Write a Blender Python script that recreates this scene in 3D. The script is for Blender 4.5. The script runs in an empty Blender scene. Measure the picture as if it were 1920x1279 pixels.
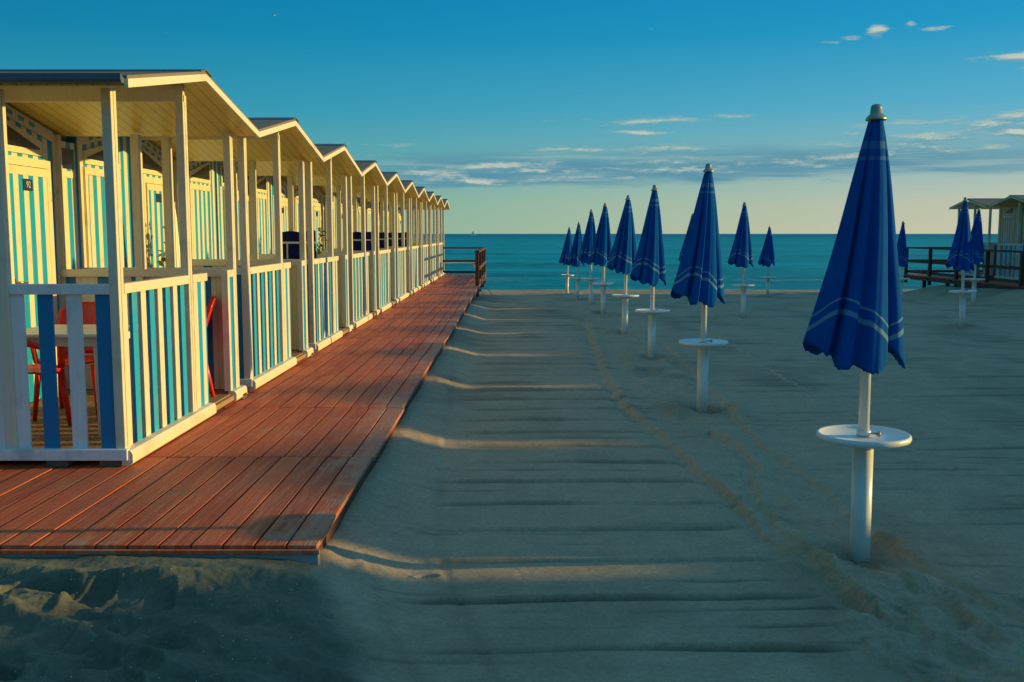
import bpy, math, random
import numpy as np
from mathutils import Vector, Matrix
R = math.radians
S = bpy.context.scene
COL = S.collection
random.seed(4)

# ------------------------------------------------------------------ camera
cam_d = bpy.data.cameras.new('camera'); cam = bpy.data.objects.new('camera', cam_d); COL.objects.link(cam)
cam.location = (0, 0, 1.7); cam.rotation_euler = (R(90 - 6.16), 0, 0)
cam_d.sensor_width = 36; cam_d.lens = 35.0; cam_d.clip_end = 20000; cam_d.clip_start = .05
S.camera = cam
# ------------------------------------------------------------------ light
SUN_EL, SUN_AZ = 8.55, 3.3            # elevation; degrees from +X towards +Y
sl = bpy.data.lights.new('sun', 'SUN'); sl.energy = 5.0; sl.angle = R(.55); sl.color = (1.0, .72, .19)
so = bpy.data.objects.new('sun', sl); COL.objects.link(so)
_d = Vector((math.cos(R(SUN_EL)) * math.cos(R(SUN_AZ)), math.cos(R(SUN_EL)) * math.sin(R(SUN_AZ)), math.sin(R(SUN_EL))))
so.rotation_euler = _d.to_track_quat('Z', 'Y').to_euler()
so.location = (30, 0, 20)
S.view_settings.view_transform = 'Standard'; S.view_settings.look = 'None'
S.view_settings.exposure = 0.0; S.view_settings.gamma = 1.0

# ------------------------------------------------------------------ node expression helper
class N:
    def __init__(s, nt): s.nt = nt
    def node(s, t, **k):
        n = s.nt.nodes.new(t)
        for a, b in k.items(): setattr(n, a, b)
        return n
    def link(s, a, b): s.nt.links.new(a, b)
    def m(s, op, *a, clamp=False):
        n = s.nt.nodes.new('ShaderNodeMath'); n.operation = op; n.use_clamp = clamp
        for i, v in enumerate(a):
            if isinstance(v, (int, float)): n.inputs[i].default_value = v
            else: s.link(v, n.inputs[i])
        return n.outputs[0]
    def add(s, *a):
        r = a[0]
        for b in a[1:]: r = s.m('ADD', r, b)
        return r
    def mul(s, *a):
        r = a[0]
        for b in a[1:]: r = s.m('MULTIPLY', r, b)
        return r
    def sub(s, a, b): return s.m('SUBTRACT', a, b)
    def step(s, v, lo, hi, a=0., b=1.):
        n = s.nt.nodes.new('ShaderNodeMapRange'); n.interpolation_type = 'SMOOTHSTEP'
        s.link(v, n.inputs[0])
        for i, q in enumerate((lo, hi, a, b)): n.inputs[i + 1].default_value = q
        return n.outputs[0]
    def xyz(s, x, y, z):
        n = s.nt.nodes.new('ShaderNodeCombineXYZ')
        for i, v in enumerate((x, y, z)):
            if isinstance(v, (int, float)): n.inputs[i].default_value = v
            else: s.link(v, n.inputs[i])
        return n.outputs[0]
    def sep(s, v):
        n = s.nt.nodes.new('ShaderNodeSeparateXYZ'); s.link(v, n.inputs[0]); return n.outputs
    def noise(s, vec, scale=5, detail=4, rough=.55, dist=0):
        n = s.nt.nodes.new('ShaderNodeTexNoise'); s.link(vec, n.inputs['Vector'])
        n.inputs['Scale'].default_value = scale; n.inputs['Detail'].default_value = detail
        n.inputs['Roughness'].default_value = rough; n.inputs['Distortion'].default_value = dist
        return n.outputs[0]
    def mix(s, f, a, b, mode='MIX'):
        n = s.nt.nodes.new('ShaderNodeMix'); n.data_type = 'RGBA'; n.blend_type = mode
        for i, v in ((0, f), (6, a), (7, b)):
            if isinstance(v, (int, float)): n.inputs[i].default_value = v
            elif isinstance(v, tuple): n.inputs[i].default_value = (*v[:3], 1)
            else: s.link(v, n.inputs[i])
        return n.outputs[2]
    def ramp(s, f, stops):
        n = s.nt.nodes.new('ShaderNodeValToRGB'); s.link(f, n.inputs[0]); e = n.color_ramp.elements
        while len(e) < len(stops): e.new(.5)
        for q, (p, c) in zip(e, stops): q.position = p; q.color = (*c, 1)
        return n.outputs[0]
    def scale(s, vec, k):
        n = s.nt.nodes.new('ShaderNodeVectorMath'); n.operation = 'MULTIPLY'; s.link(vec, n.inputs[0]); n.inputs[1].default_value = k
        return n.outputs[0]

# ------------------------------------------------------------------ sky
W = bpy.data.worlds.new('World'); S.world = W; W.use_nodes = True
nt = W.node_tree; nt.nodes.clear(); e = N(nt)
tc = e.node('ShaderNodeTexCoord'); dx, dy, dz = e.sep(tc.outputs['Generated'])
az = e.m('ARCTAN2', dx, dy)
hz = e.m('SQRT', e.add(e.mul(dx, dx), e.mul(dy, dy)))
el = e.m('DIVIDE', dz, e.m('MAXIMUM', hz, .05))
sky = e.node('ShaderNodeTexSky', sky_type='NISHITA', sun_disc=False, sun_elevation=R(SUN_EL), sun_rotation=R(90 - SUN_AZ))
sky.air_density = 1.0; sky.dust_density = .4; sky.ozone_density = 2.0
f = e.m('DIVIDE', el, 1.0, clamp=True)
grad = e.ramp(f, [(0.0, (.41, .49, .35)), (.03, (.35, .48, .38)), (.07, (.18, .42, .44)), (.12, (.065, .36, .51)), (.19, (.010, .275, .49)),
                  (.26, (.002, .225, .47)), (.5, (.03, .25, .52)), (1.0, (.10, .32, .55))])
side = e.m('MAXIMUM', e.add(e.mul(dx, .40), e.mul(dy, .10), .90), .12)
grad = e.mix(1.0, grad, e.xyz(e.mul(side, e.step(az, -.5, .6, .50, 1.3)), side, side), 'MULTIPLY')
nish = e.mix(1.0, sky.outputs[0], (.06, .06, .06), 'MULTIPLY')
base = e.mix(.04, grad, nish)
# clouds: stretched noise inside soft elliptic regions
REG = [(-.02, .062, .17, .0130, .40), (.16, .064, .22, .0150, .34), (-.06, .052, .10, .0070, .40), (.14, .083, .15, .0055, .36), (.36, .078, .16, .0120, .40),
       (.12, .110, .10, .0055, .36), (.13, .099, .06, .0045, .32), (.22, .113, .05, .0035, .34), (.46, .090, .14, .0140, .46), (.50, .107, .065, .0110, .60), (.40, .100, .09, .0045, .36),
       (.300, .178, .022, .0030, .44), (.320, .180, .014, .0030, .46), (.342, .185, .012, .0080, .56), (.372, .191, .007, .004, .46), (.392, .183, .016, .0028, .42), (.485, .154, .060, .0080, .56), (.47, .148, .012, .004, .40),
       (-.11, .088, .08, .0040, .30), (.33, .05, .2, .004, .22), (.65, .08, .2, .02, .35), (-.80, .10, .3, .02, .3)]
def cloud(dv):
    v = e.add(el, dv)
    msk = None
    for a0, v0, sa, sv, amp in REG:
        qa = e.mul(e.sub(az, a0), 1 / sa); qv = e.mul(e.sub(v, v0), 1 / sv)
        g = e.mul(e.m('EXPONENT', e.mul(e.add(e.mul(qa, qa), e.mul(qv, qv)), -1.)), amp)
        msk = g if msk is None else e.m('MAXIMUM', msk, g)
    n1 = e.noise(e.xyz(e.mul(az, 11.), e.mul(v, 95.), 3.1), 1.0, 7, .60, .25)
    n2 = e.noise(e.xyz(e.mul(az, 80.), e.mul(v, 210.), 1.7), 1.0, 6, .7)
    return e.add(e.step(n1, .28, .72, .0, .44), e.mul(n2, .42), -.06, msk)
c1 = cloud(0.); c2 = cloud(.0045)
dens = e.step(c1, .60, .86)
lit = e.m('MULTIPLY_ADD', e.sub(c1, c2), 5.5, .22, clamp=True)
thick = e.step(c1, .72, .98)
ccol = e.mix(lit, e.mix(e.step(el, .05, .16), (.13, .33, .41), (.16, .37, .46)), e.mix(thick, (.34, .47, .44), (.60, .62, .51)))
# the low grey-blue cloud bank behind the small clouds
bn = e.noise(e.xyz(e.mul(az, 6.), e.mul(el, 60.), 8.3), 1.0, 6, .55, .2)
be = e.add(el, e.mul(e.sub(bn, .5), .030), e.mul(az, -.012))
bk = e.mul(e.step(be, .043, .052), e.step(be, .066, .088, 1., 0.), e.step(az, -.20, -.06), e.step(az, .30, .62, 1., .35), e.step(bn, .28, .52, .45, 1.))
bn2 = e.noise(e.xyz(e.mul(az, 7.), e.mul(el, 170.), 2.3), 1.0, 5, .6)
base = e.mix(e.mul(bk, .95), base, e.mix(e.step(bn2, .48, .70), (.095, .28, .385), (.26, .42, .44)))
out = e.mix(e.mul(dens, .88), base, ccol)
below = e.step(dz, -.02, 0.0)
out = e.mix(below, (.03, .12, .15), out)
bg = e.node('ShaderNodeBackground'); bg.inputs[1].default_value = 1.0
e.link(out, bg.inputs[0]); wo = e.node('ShaderNodeOutputWorld'); e.link(bg.outputs[0], wo.inputs[0])

# ------------------------------------------------------------------ materials
def mat(name, fn, rough=.6, spec=.5, metal=0., bump=None, bdist=.002):
    m = bpy.data.materials.new(name); m.use_nodes = True; nt = m.node_tree; nt.nodes.clear(); e = N(nt)
    b = e.node('ShaderNodeBsdfPrincipled'); o = e.node('ShaderNodeOutputMaterial'); e.link(b.outputs[0], o.inputs[0])
    tc = e.node('ShaderNodeTexCoord'); P = tc.outputs['Object']; e.P = P; e.tc = tc; e.b = b
    c = fn(e) if callable(fn) else fn
    if isinstance(c, tuple): b.inputs['Base Color'].default_value = (*c, 1)
    else: e.link(c, b.inputs['Base Color'])
    b.inputs['Roughness'].default_value = rough; b.inputs['Specular IOR Level'].default_value = spec; b.inputs['Metallic'].default_value = metal
    if bump:
        h = bump(e); bn = e.node('ShaderNodeBump'); bn.inputs['Distance'].default_value = bdist; e.link(h, bn.inputs['Height']); e.link(bn.outputs[0], b.inputs['Normal'])
    return m
CREAM = (.75, .66, .48); TEAL = (.003, .33, .72); BLUE = (.01, .17, .42)
def worn(c, amt=.24, dirt=(.30, .24, .15), d=.36):
    def fn(e):
        geo = e.node('ShaderNodeNewGeometry'); oi = e.node('ShaderNodeObjectInfo')
        n = e.noise(geo.outputs['Position'], 3.0, 6, .65); n2 = e.noise(e.scale(geo.outputs['Position'], (30., 30., 2.5)), 1., 4, .6)
        k = e.m('MULTIPLY_ADD', n2, amt, 1 - amt * .5)
        base = e.mix(1., c, e.xyz(k, k, k), 'MULTIPLY')
        n3 = e.noise(e.scale(geo.outputs['Position'], (26., 26., 9.)), 1., 5, .65)
        base = e.mix(e.mul(e.step(n3, .69, .72), min(.7, d * 1.6)), base, (.20, .17, .13))
        return e.mix(e.mul(e.step(n, .52, .75), d), base, dirt)
    return fn
def grain(e):
    return e.add(e.noise(e.scale(e.P, (60., 60., 5.)), 1., 4, .6), e.mul(e.noise(e.P, 9., 3, .6), .8))
M = {}
M['cream'] = mat('cream_paint', worn(CREAM), .45, .4, bump=grain)
M['white'] = mat('weathered_white_board', worn((.80, .80, .75), .3, (.30, .32, .31), .5), .6, bump=grain)
M['teal'] = mat('teal_paint', worn((.02, .36, .64)), .45, .4, bump=grain)
M['blue'] = mat('blue_paint', worn((.002, .20, .42), .15, (.05, .12, .2), .3), .45, .4, bump=grain)
def stripes_fn(axis, per, w, off, c2=TEAL, extra=None):
    def fn(e):
        co = e.sep(e.P)[axis]
        q = e.m('FRACT', e.mul(e.add(co, off + 50 * per), 1 / per))
        s = e.m('LESS_THAN', q, w)
        a = worn(CREAM)(e); b = worn(c2, .2, (.2, .3, .28), .2)(e)
        if extra: s = e.mul(s, extra(e))
        c = e.mix(s, a, b)
        gr = e.m('LESS_THAN', e.m('ABSOLUTE', e.sub(e.m('FRACT', e.mul(e.add(co, off + 50 * per), 1 / (per * .5))), .0)), .03)
        return e.mix(e.mul(gr, .55), c, (.10, .09, .05))
    return fn
M['stripe_y'] = mat('striped_boards', stripes_fn(1, .18, .5, .02), .45, .4, bump=grain)
M['stripe_door'] = mat('striped_door_boards', stripes_fn(1, .17, .5, .05), .4, .4, bump=grain)
M['stripe_x'] = mat('striped_side_boards', stripes_fn(0, .30, .36, .02, BLUE), .45, .4, bump=grain)
M['stripe_side'] = mat('striped_cabin_side', stripes_fn(0, .18, .5, .02), .45, .4, bump=grain)
def soffit_fn(e):
    co = e.sep(e.P)[0]
    q = e.m('FRACT', e.mul(e.add(co, 9.), 1 / .09)); g = e.m('LESS_THAN', q, .09)
    return e.mix(e.mul(g, .7), worn((.80, .58, .085), .22)(e), (.16, .11, .04))
M['soffit'] = mat('soffit_planks', soffit_fn, .35, .5, bump=grain)
def roof_fn(e):
    co = e.sep(e.P)[0]
    q = e.m('FRACT', e.mul(e.add(co, 9.), 1 / .22)); g = e.m('LESS_THAN', q, .08)
    n = e.noise(e.P, 2.5, 6, .65)
    return e.mix(e.mul(g, .5), e.mix(n, (.15, .125, .09), (.27, .23, .165)), (.07, .05, .04))
M['roof'] = mat('brown_roofing_felt', roof_fn, .85, .2)
M['slate'] = mat('grey_metal_trim', worn((.08, .12, .15), .3), .5, .5)
M['dark'] = mat('dark_glass', (.015, .012, .01), .25, .5)
M['edge'] = mat('greyed_edge_board', worn((.30, .32, .31), .35, (.08, .08, .07), .7), .75, bump=grain)
M['block'] = mat('old_block', worn((.12, .10, .08), .4), .9)
def deckfn(e):
    at = e.node('ShaderNodeAttribute', attribute_name='tone'); v = at.outputs['Fac']
    n = e.noise(e.scale(e.P, (26., 1.6, 10.)), 1., 6, .65); n2 = e.noise(e.P, 1.1, 5, .6); n3 = e.noise(e.scale(e.P, (9., 5., 5.)), 1., 6, .7)
    a = e.mix(v, (.42, .066, .025), (.64, .125, .042))
    a = e.mix(e.step(n, .42, .70), a, (.62, .17, .062))
    a = e.mix(e.mul(e.step(n2, .50, .72), .6), a, (.26, .12, .065))
    a = e.mix(e.mul(e.step(n3, .66, .74), .7), a, (.06, .03, .022))
    n4 = e.noise(e.scale(e.P, (14., 7., 5.)), 1., 6, .7)
    px, py, pz = e.sep(e.P)
    n5 = e.noise(e.P, 6., 6, .65); n6 = e.noise(e.P, .8, 3, .6)
    dr = e.mul(e.step(e.add(n5, e.mul(n6, .6), e.step(e.m('ABSOLUTE', e.add(px, .92)), .0, .5, .22, .0)), .90, 1.04), .38)
    a = e.mix(dr, a, (.40, .33, .22))
    return e.mix(e.mul(e.step(n4, .64, .72), .5), a, (.38, .30, .20))
M['deck'] = mat('red_painted_planks', deckfn, .62, .35, bump=lambda e: e.noise(e.scale(e.P, (70., 3., 10.)), 1., 5, .6), bdist=.004)
M['rail'] = mat('dark_brown_timber', worn((.10, .035, .022), .4, (.2, .1, .06), .3), .7, bump=grain)
M['floor'] = mat('porch_planks', worn((.34, .20, .09), .4), .65, bump=grain)
M['whitemetal'] = mat('white_enamel', worn((.80, .78, .72), .06, (.42, .34, .22), .22), .32, .5)
M['plastic_white'] = mat('white_plastic', worn((.80, .76, .62), .05), .4)
M['plastic_red'] = mat('red_plastic', worn((.78, .025, .012), .06), .35, .5)
M['steel'] = mat('brushed_metal', worn((.42, .36, .25), .3, (.1, .08, .05), .5), .36, .5, .9)
M['navy'] = mat('navy_cloth', worn((.006, .010, .085), .2, (.03, .03, .1), .3), .85, .2)
M['trim'] = mat('pale_trim', (.6, .6, .6), .5)
M['plaque'] = mat('number_plate_blue', (.01, .03, .10), .4)
M['leaf'] = mat('leaf_green', lambda e: e.mix(e.noise(e.P, 12, 3), (.10, .13, .03), (.30, .30, .06)), .6)
M['pot'] = mat('terracotta_pot', worn((.28, .11, .05)), .8)
M['rope'] = mat('pale_rope', (.6, .58, .48), .8)
M['bird'] = mat('white_feathers', (.8, .8, .78), .7)
def canopy_fn(e):
    uv = e.node('ShaderNodeUVMap', uv_map='UVMap').outputs[0]; u, v, _ = e.sep(uv)
    thick = e.m('LESS_THAN', e.m('ABSOLUTE', v), .0145)
    thin = e.m('LESS_THAN', e.m('ABSOLUTE', e.sub(v, .070)), .0065)
    top1 = e.m('LESS_THAN', e.m('ABSOLUTE', e.sub(u, 2.185)), .020); top2 = e.m('LESS_THAN', e.m('ABSOLUTE', e.sub(u, 2.115)), .010)
    s = e.m('MAXIMUM', e.m('MAXIMUM', thick, thin), e.mul(e.m('MAXIMUM', top1, top2), .35))
    n = e.noise(e.P, 5., 5, .6)
    c = e.mix(n, (.0005, .052, .24), (.001, .115, .44))
    return e.mix(e.mul(s, .62), c, (.22, .38, .46))
M['canopy'] = mat('blue_canvas', canopy_fn, .8, .03, bump=lambda e: e.noise(e.P, 380., 2, .5), bdist=.0008)
_b = M['canopy'].node_tree
M['canopy'].node_tree.nodes['Principled BSDF'].inputs['Sheen Weight'].default_value = .0

# ------------------------------------------------------------------ mesh helpers
class MB:
    def __init__(s): s.v = []; s.f = []; s.mi = []; s.sm = []
    def add(s, vs, fs, mi=0, smooth=False):
        o = len(s.v); s.v += [tuple(v) for v in vs]
        for f in fs: s.f.append([i + o for i in f]); s.mi.append(mi); s.sm.append(smooth)
        return s
    def box(s, x0, x1, y0, y1, z0, z1, mi=0):
        vs = [(x, y, z) for x in (x0, x1) for y in (y0, y1) for z in (z0, z1)]
        return s.add(vs, [(0, 1, 3, 2), (4, 6, 7, 5), (0, 4, 5, 1), (2, 3, 7, 6), (0, 2, 6, 4), (1, 5, 7, 3)], mi)
    def hexa(s, p, mi=0):      # p: 4 bottom points then the 4 top points, same order
        return s.add(p, [(3, 2, 1, 0), (4, 5, 6, 7), (0, 1, 5, 4), (1, 2, 6, 5), (2, 3, 7, 6), (3, 0, 4, 7)], mi)
    def beam(s, a, b, w, h, mi=0, up=(0, 0, 1)):
        a = Vector(a); b = Vector(b); t = (b - a).normalized(); u = Vector(up)
        if abs(t.dot(u)) > .95: u = Vector((0, 1, 0))
        sd = t.cross(u).normalized() * w / 2; u2 = sd.cross(t).normalized() * h / 2
        return s.hexa([a - sd - u2, a + sd - u2, a + sd + u2, a - sd + u2, b - sd - u2, b + sd - u2, b + sd + u2, b - sd + u2], mi)
    def lathe(s, prof, n=24, c=(0, 0, 0), mi=0, smooth=True, capt=True, capb=True):
        vs = []; fs = []
        for r, z in prof:
            for k in range(n): a = 2 * math.pi * k / n; vs.append((c[0] + r * math.cos(a), c[1] + r * math.sin(a), c[2] + z))
        for i in range(len(prof) - 1):
            for k in range(n): fs.append((i * n + k, i * n + (k + 1) % n, (i + 1) * n + (k + 1) % n, (i + 1) * n + k))
        s.add(vs, fs, mi, smooth)
        o = len(s.v) - len(vs)
        if capb: s.f.append([o + k for k in reversed(range(n))]); s.mi.append(mi); s.sm.append(False)
        if capt: s.f.append([o + (len(prof) - 1) * n + k for k in range(n)]); s.mi.append(mi); s.sm.append(False)
        return s
    def tube(s, pts, r, n=8, mi=0):
        pts = [Vector(p) for p in pts]; vs = []; fs = []
        for i, p in enumerate(pts):
            t = (pts[min(i + 1, len(pts) - 1)] - pts[max(i - 1, 0)]).normalized()
            u = Vector((0, 0, 1)) if abs(t.z) < .9 else Vector((1, 0, 0))
            a = t.cross(u).normalized(); b = a.cross(t)
            rr = r[i] if isinstance(r, (list, tuple)) else r
            for k in range(n): q = 2 * math.pi * k / n; vs.append(p + a * rr * math.cos(q) + b * rr * math.sin(q))
        for i in range(len(pts) - 1):
            for k in range(n): fs.append((i * n + k, i * n + (k + 1) % n, (i + 1) * n + (k + 1) % n, (i + 1) * n + k))
        fs.append(list(range(n))); fs.append([(len(pts) - 1) * n + k for k in range(n)])
        return s.add(vs, fs, mi, True)
    def build(s, name, mats, parent=None, bevel=0.):
        me = bpy.data.meshes.new(name); me.from_pydata(s.v, [], s.f)
        mats = mats if isinstance(mats, (list, tuple)) else [mats]
        for m in mats: me.materials.append(m)
        me.polygons.foreach_set('material_index', s.mi); me.polygons.foreach_set('use_smooth', s.sm)
        me.update()
        import bmesh
        bm = bmesh.new(); bm.from_mesh(me); bmesh.ops.recalc_face_normals(bm, faces=bm.faces); bm.to_mesh(me); bm.free()
        o = bpy.data.objects.new(name, me); COL.objects.link(o)
        if parent: o.parent = parent
        if bevel:
            md = o.modifiers.new('bevel', 'BEVEL'); md.width = bevel; md.segments = 2; md.limit_method = 'ANGLE'
        return o
def tag(o, label=None, cat=None, group=None, kind=None):
    for k, v in (('label', label), ('category', cat), ('group', group), ('kind', kind)):
        if v: o[k] = v
    return o
def empty(name, loc, rz=0):
    o = bpy.data.objects.new(name, None); COL.objects.link(o); o.location = loc; o.rotation_euler = (0, 0, rz); o.empty_display_size = .2
    return o
def copy_tree(o, parent=None):
    c = o.copy(); COL.objects.link(c)
    if parent: c.parent = parent
    for ch in list(o.children): copy_tree(ch, c)
    return c

# ------------------------------------------------------------------ sand height field
rng = np.random.RandomState(7)
_perm = rng.rand(512, 512).astype(np.float64)
def vnoise(x, y):
    xi = np.floor(x).astype(int); yi = np.floor(y).astype(int); fx = x - xi; fy = y - yi
    fx = fx * fx * fx * (fx * (fx * 6 - 15) + 10); fy = fy * fy * fy * (fy * (fy * 6 - 15) + 10)
    a = _perm[xi & 511, yi & 511]; b = _perm[(xi + 1) & 511, yi & 511]; c = _perm[xi & 511, (yi + 1) & 511]; d = _perm[(xi + 1) & 511, (yi + 1) & 511]
    return (a * (1 - fx) + b * fx) * (1 - fy) + (c * (1 - fx) + d * fx) * fy
def fbm(x, y, o=4, g=.5):
    r = 0; a = 1; t = 0
    for k in range(o):
        r = r + a * (vnoise(x * 2 ** k + 17.3 * k, y * 2 ** k + 9.1 * k) - .5); t += a; a *= g
    return r / t * 2
def sst(v, a, b):
    t = np.clip((v - a) / (b - a), 0, 1); return t * t * (3 - 2 * t)
def pdist(x, y, pl):
    best = np.full(x.shape, 1e9); sgn = np.zeros(x.shape)
    for (ax, ay), (bx, by) in zip(pl[:-1], pl[1:]):
        vx, vy = bx - ax, by - ay; L = vx * vx + vy * vy
        t = np.clip(((x - ax) * vx + (y - ay) * vy) / L, 0, 1)
        ex = x - ax - t * vx; ey = y - ay - t * vy; d = np.hypot(ex, ey)
        m = d < best; best = np.where(m, d, best); sgn = np.where(m, np.sign(ex * vy - ey * vx), sgn)
    return best, sgn
T1 = [(1.48, 19.64), (1.27, 15.71), (1.11, 12.07), (1.09, 9.79), (1.2, 8.69), (1.28, 7.8), (1.34, 7.0), (1.41, 6.28), (1.43, 5.43), (1.54, 4.98), (1.63, 4.33), (1.8, 3.95), (1.95, 3.4), (2.1, 2.6)]
T2 = [(1.70, 8.3), (1.81, 7.9), (1.79, 7.25), (1.61, 6.48), (1.52, 5.63), (1.56, 5.24), (1.57, 4.82), (1.63, 4.33)]
T3 = [(2.53, 19.64), (2.31, 14.28), (2.15, 10.45), (2.01, 8.01), (2.06, 6.48), (2.0, 5.33), (2.10, 4.9), (2.3, 4.0), (2.5, 3.)]
T4 = [(3.6, 24.), (3.48, 19.64), (3.39, 15.71), (3.2, 12.07), (3.19, 9.79), (3.15, 7.8), (3.18, 6.92), (3.21, 6.09), (3.3, 4.)]
T5 = [(-1.4, 26.14), (-1.08, 17.46), (-0.72, 12.07), (-0.58, 8.69), (-0.47, 5.97), (-0.36, 4.98), (-0.18, 4.14), (-0.06, 3.63), (.1, 2.8)]
T6 = [(-.72, 4.9), (-0.67, 4.67), (-0.55, 4.14), (-0.35, 3.63), (-.1, 2.9)]
T7 = [(1.80, 5.0), (1.86, 4.82), (1.98, 4.46), (2.0, 4.14), (2.02, 3.77), (2.1, 3.2)]
_fr = random.Random(21)
FOOT = [(_fr.gauss(1.75, .25), _fr.uniform(4.2, 15), _fr.uniform(0, 3.1), _fr.uniform(.09, .15), _fr.uniform(.008, .022)) for _ in range(60)] + \
       [(_fr.gauss(-.68, .14), _fr.uniform(4.6, 16), _fr.uniform(-.3, .3), _fr.uniform(.05, .11), _fr.uniform(.006, .014)) for _ in range(45)] + \
       [(_fr.uniform(-2.4, -.9), _fr.uniform(3.2, 4.35), _fr.uniform(0, 3.1), _fr.uniform(.10, .17), _fr.uniform(.02, .04)) for _ in range(16)]
UMB = [(1.83, 5.09), (1.83, 9.47), (1.90, 13.45), (1.92, 16.9), (1.93, 21.05), (1.94, 24.45), (1.98, 30.1), (1.94, 35.1),
       (4.77, 20.45), (4.64, 26.0), (8.48, 33.0), (11.46, 29.3), (8.17, 18.0), (11.09, 23.9)]
def sand(x, y):
    x = np.asarray(x, float); y = np.asarray(y, float)
    z = -.42 * sst(y, 21., 35.) - .03 * sst(y, 35., 38.) - 2.2 * sst(y, 38.2, 48.)
    x = x + 0.; z = z + .0016 * fbm(x * 22, y * 22, 3) * (1 - sst(y, 8, 14)) + .02 * fbm(x * .35, y * .35, 3) * sst(y, 3., 8.) + .006 * fbm(x * 1.7, y * 1.7, 3)
    tone = 0.5 + .35 * fbm(x * 1.3 + 5, y * .9, 4)
    # bank against the boardwalk
    edge = -.93 + .03 * fbm(y * 1.1, y * 0 + 3., 3)
    bank = sst(-x, .42 + .10 * fbm(y * .8, x * 0 + 8., 3), .97)
    fade = 1 - sst(y, 24., 31.)
    br = fbm(x * 7., y * 7., 4)
    z = z + .006 * sst(x, -.5, .9)
    z = z + bank * fade * (.10 + .02 * fbm(x * 0 + 2, y * 1.3, 3)) + .013 * br * np.exp(-((x + .78) / .17) ** 2) * fade
    z = z + sst(x, 12.9, 14.5) * sst(y, 12., 26.) * (1 - sst(y, 33.5, 36.)) * .36
    # cross-wise grader ridges
    ph = (y + .05 * fbm(x * .9, y * .6, 3) - .02 * x) / .56
    k = np.floor(ph + .5); fr = (ph - k) * .56
    amp = np.clip(.78 + .9 * fbm(x * .8 + k * 3.7, k * 1.9, 3), 0, 1.2)
    d5, s5 = pdist(x, y, T5)
    inner = sst(x, -.6, -.25) * (1 - sst(x, 1.15, 1.5)) * sst(y, 3.3, 3.8)
    w = .0065 + y * .0019
    groove = -np.exp(-(fr / w) ** 2) + .75 * np.exp(-((fr - 2.1 * w) / (1.4 * w)) ** 2)
    dmp = 1 / (1 + (y / 26.) ** 2)
    z = z + .020 * amp * groove * inner * (1 + y * .06) * dmp
    tone = tone - .55 * np.clip(amp, 0, 1) * np.exp(-((fr + .15 * w) / (w * 1.1)) ** 2) * inner  # groove shade painted into the sand colour, darker along each line
    ph2 = (y + .04 * fbm(x * 1.2 + 9, y * .9, 3)) / .19; k2 = np.floor(ph2 + .5); fr2 = (ph2 - k2) * .19
    amp2 = np.clip(1.6 * fbm(x * 1.4 + k2 * 5.1, k2 * 2.3, 3) - .15, 0, 1)
    z = z - .009 * amp2 * np.exp(-(fr2 / (.011 + .0012 * y)) ** 2) * sst(x, -.9, -.5) * (1 + y * .05) * dmp
    tone = tone - .5 * amp2 * np.exp(-(fr2 / (.011 + .0012 * y)) ** 2) * sst(x, -.9, -.5)  # finer grooves: their shade is put into the colour too
    # right-hand field: slanted finer lines
    ph3 = (y - .10 * (x - 2) + .05 * fbm(x * .7 + 2, y * .5, 3)) / .42; k3 = np.floor(ph3 + .5); fr3 = (ph3 - k3) * .42
    amp3 = np.clip(.35 + 1.5 * fbm(x * .6 + k3 * 4.7, k3 * 2.9, 3), 0, 1)
    outer = sst(x, 2.1, 2.5)
    z = z + .011 * amp3 * (-np.exp(-(fr3 / w) ** 2) + .6 * np.exp(-((fr3 - 2 * w) / (1.3 * w)) ** 2)) * outer * (1 + y * .05) * dmp
    tone = tone - .38 * amp3 * np.exp(-(fr3 / w) ** 2) * outer  # slanted lines likewise get painted groove shade
    # tracks and the trampled strip of the umbrella row
    wob = .5 + .5 * fbm(x * 3., y * 1.1, 3)
    for pl, dep, wd, tn in ((T1, .024, .040, .30), (T2, .024, .034, .30), (T3, .016, .033, .22), (T4, .008, .024, .3), (T7, .020, .035, .2)):
        d, s = pdist(x, y, pl); d = d * s + .035 * fbm(x * 6, y * 5, 3); q = wd * (1 + y * .05)
        z = z + dep * (-np.exp(-((d - .6 * q) / q) ** 2) + .9 * np.exp(-((d + .9 * q) / q) ** 2)) * (.5 + wob) * (1 - sst(y, 17, 22))
        tone = tone + tn * np.exp(-(d / (.6 * q)) ** 2) * (.2 + wob)
    for pl, dep in ((T5, .0035), (T6, .003)):
        d, s = pdist(x, y, pl); d = d * s
        z = z + dep * (-np.exp(-(d / .03) ** 2) + .8 * np.exp(-((d - .05) / .035) ** 2)) * (1 - sst(y, 20, 26))
        tone = tone - .12 * np.exp(-(d / .04) ** 2)
    tr = sst(x, 1.3, 1.55) * (1 - sst(x, 2.0, 2.3)) * (.35 + .65 * sst(fbm(x * .5, y * .35 + 4, 2), -.2, .4)) * (1 - sst(y, 18, 24))
    rgh = 1 - np.abs(fbm(x * 4.2, y * 3.4 + 2, 4)) * 2
    z = z + tr * (.034 * rgh + .030 * fbm(x * 11, y * 9, 4) - .015)
    tone = tone + tr * .35 * fbm(x * 3, y * 3, 3)
    for i, (ux, uy) in enumerate(UMB):
        d = np.hypot(x - ux - .03, (y - uy) * .9); th = np.arctan2(y - uy, x - ux)
        l = 1 + .4 * np.sin(2 * th + i) + .3 * np.sin(3 * th + 2 * i)
        z = z - .045 * np.exp(-(d / .14) ** 2) + .034 * l * np.exp(-((d - .30) / .13) ** 2) + .030 * fbm(x * 7, y * 7, 4) * np.exp(-(d / .55) ** 2)
        tone = tone - .5 * np.exp(-(d / .22) ** 2)
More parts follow.
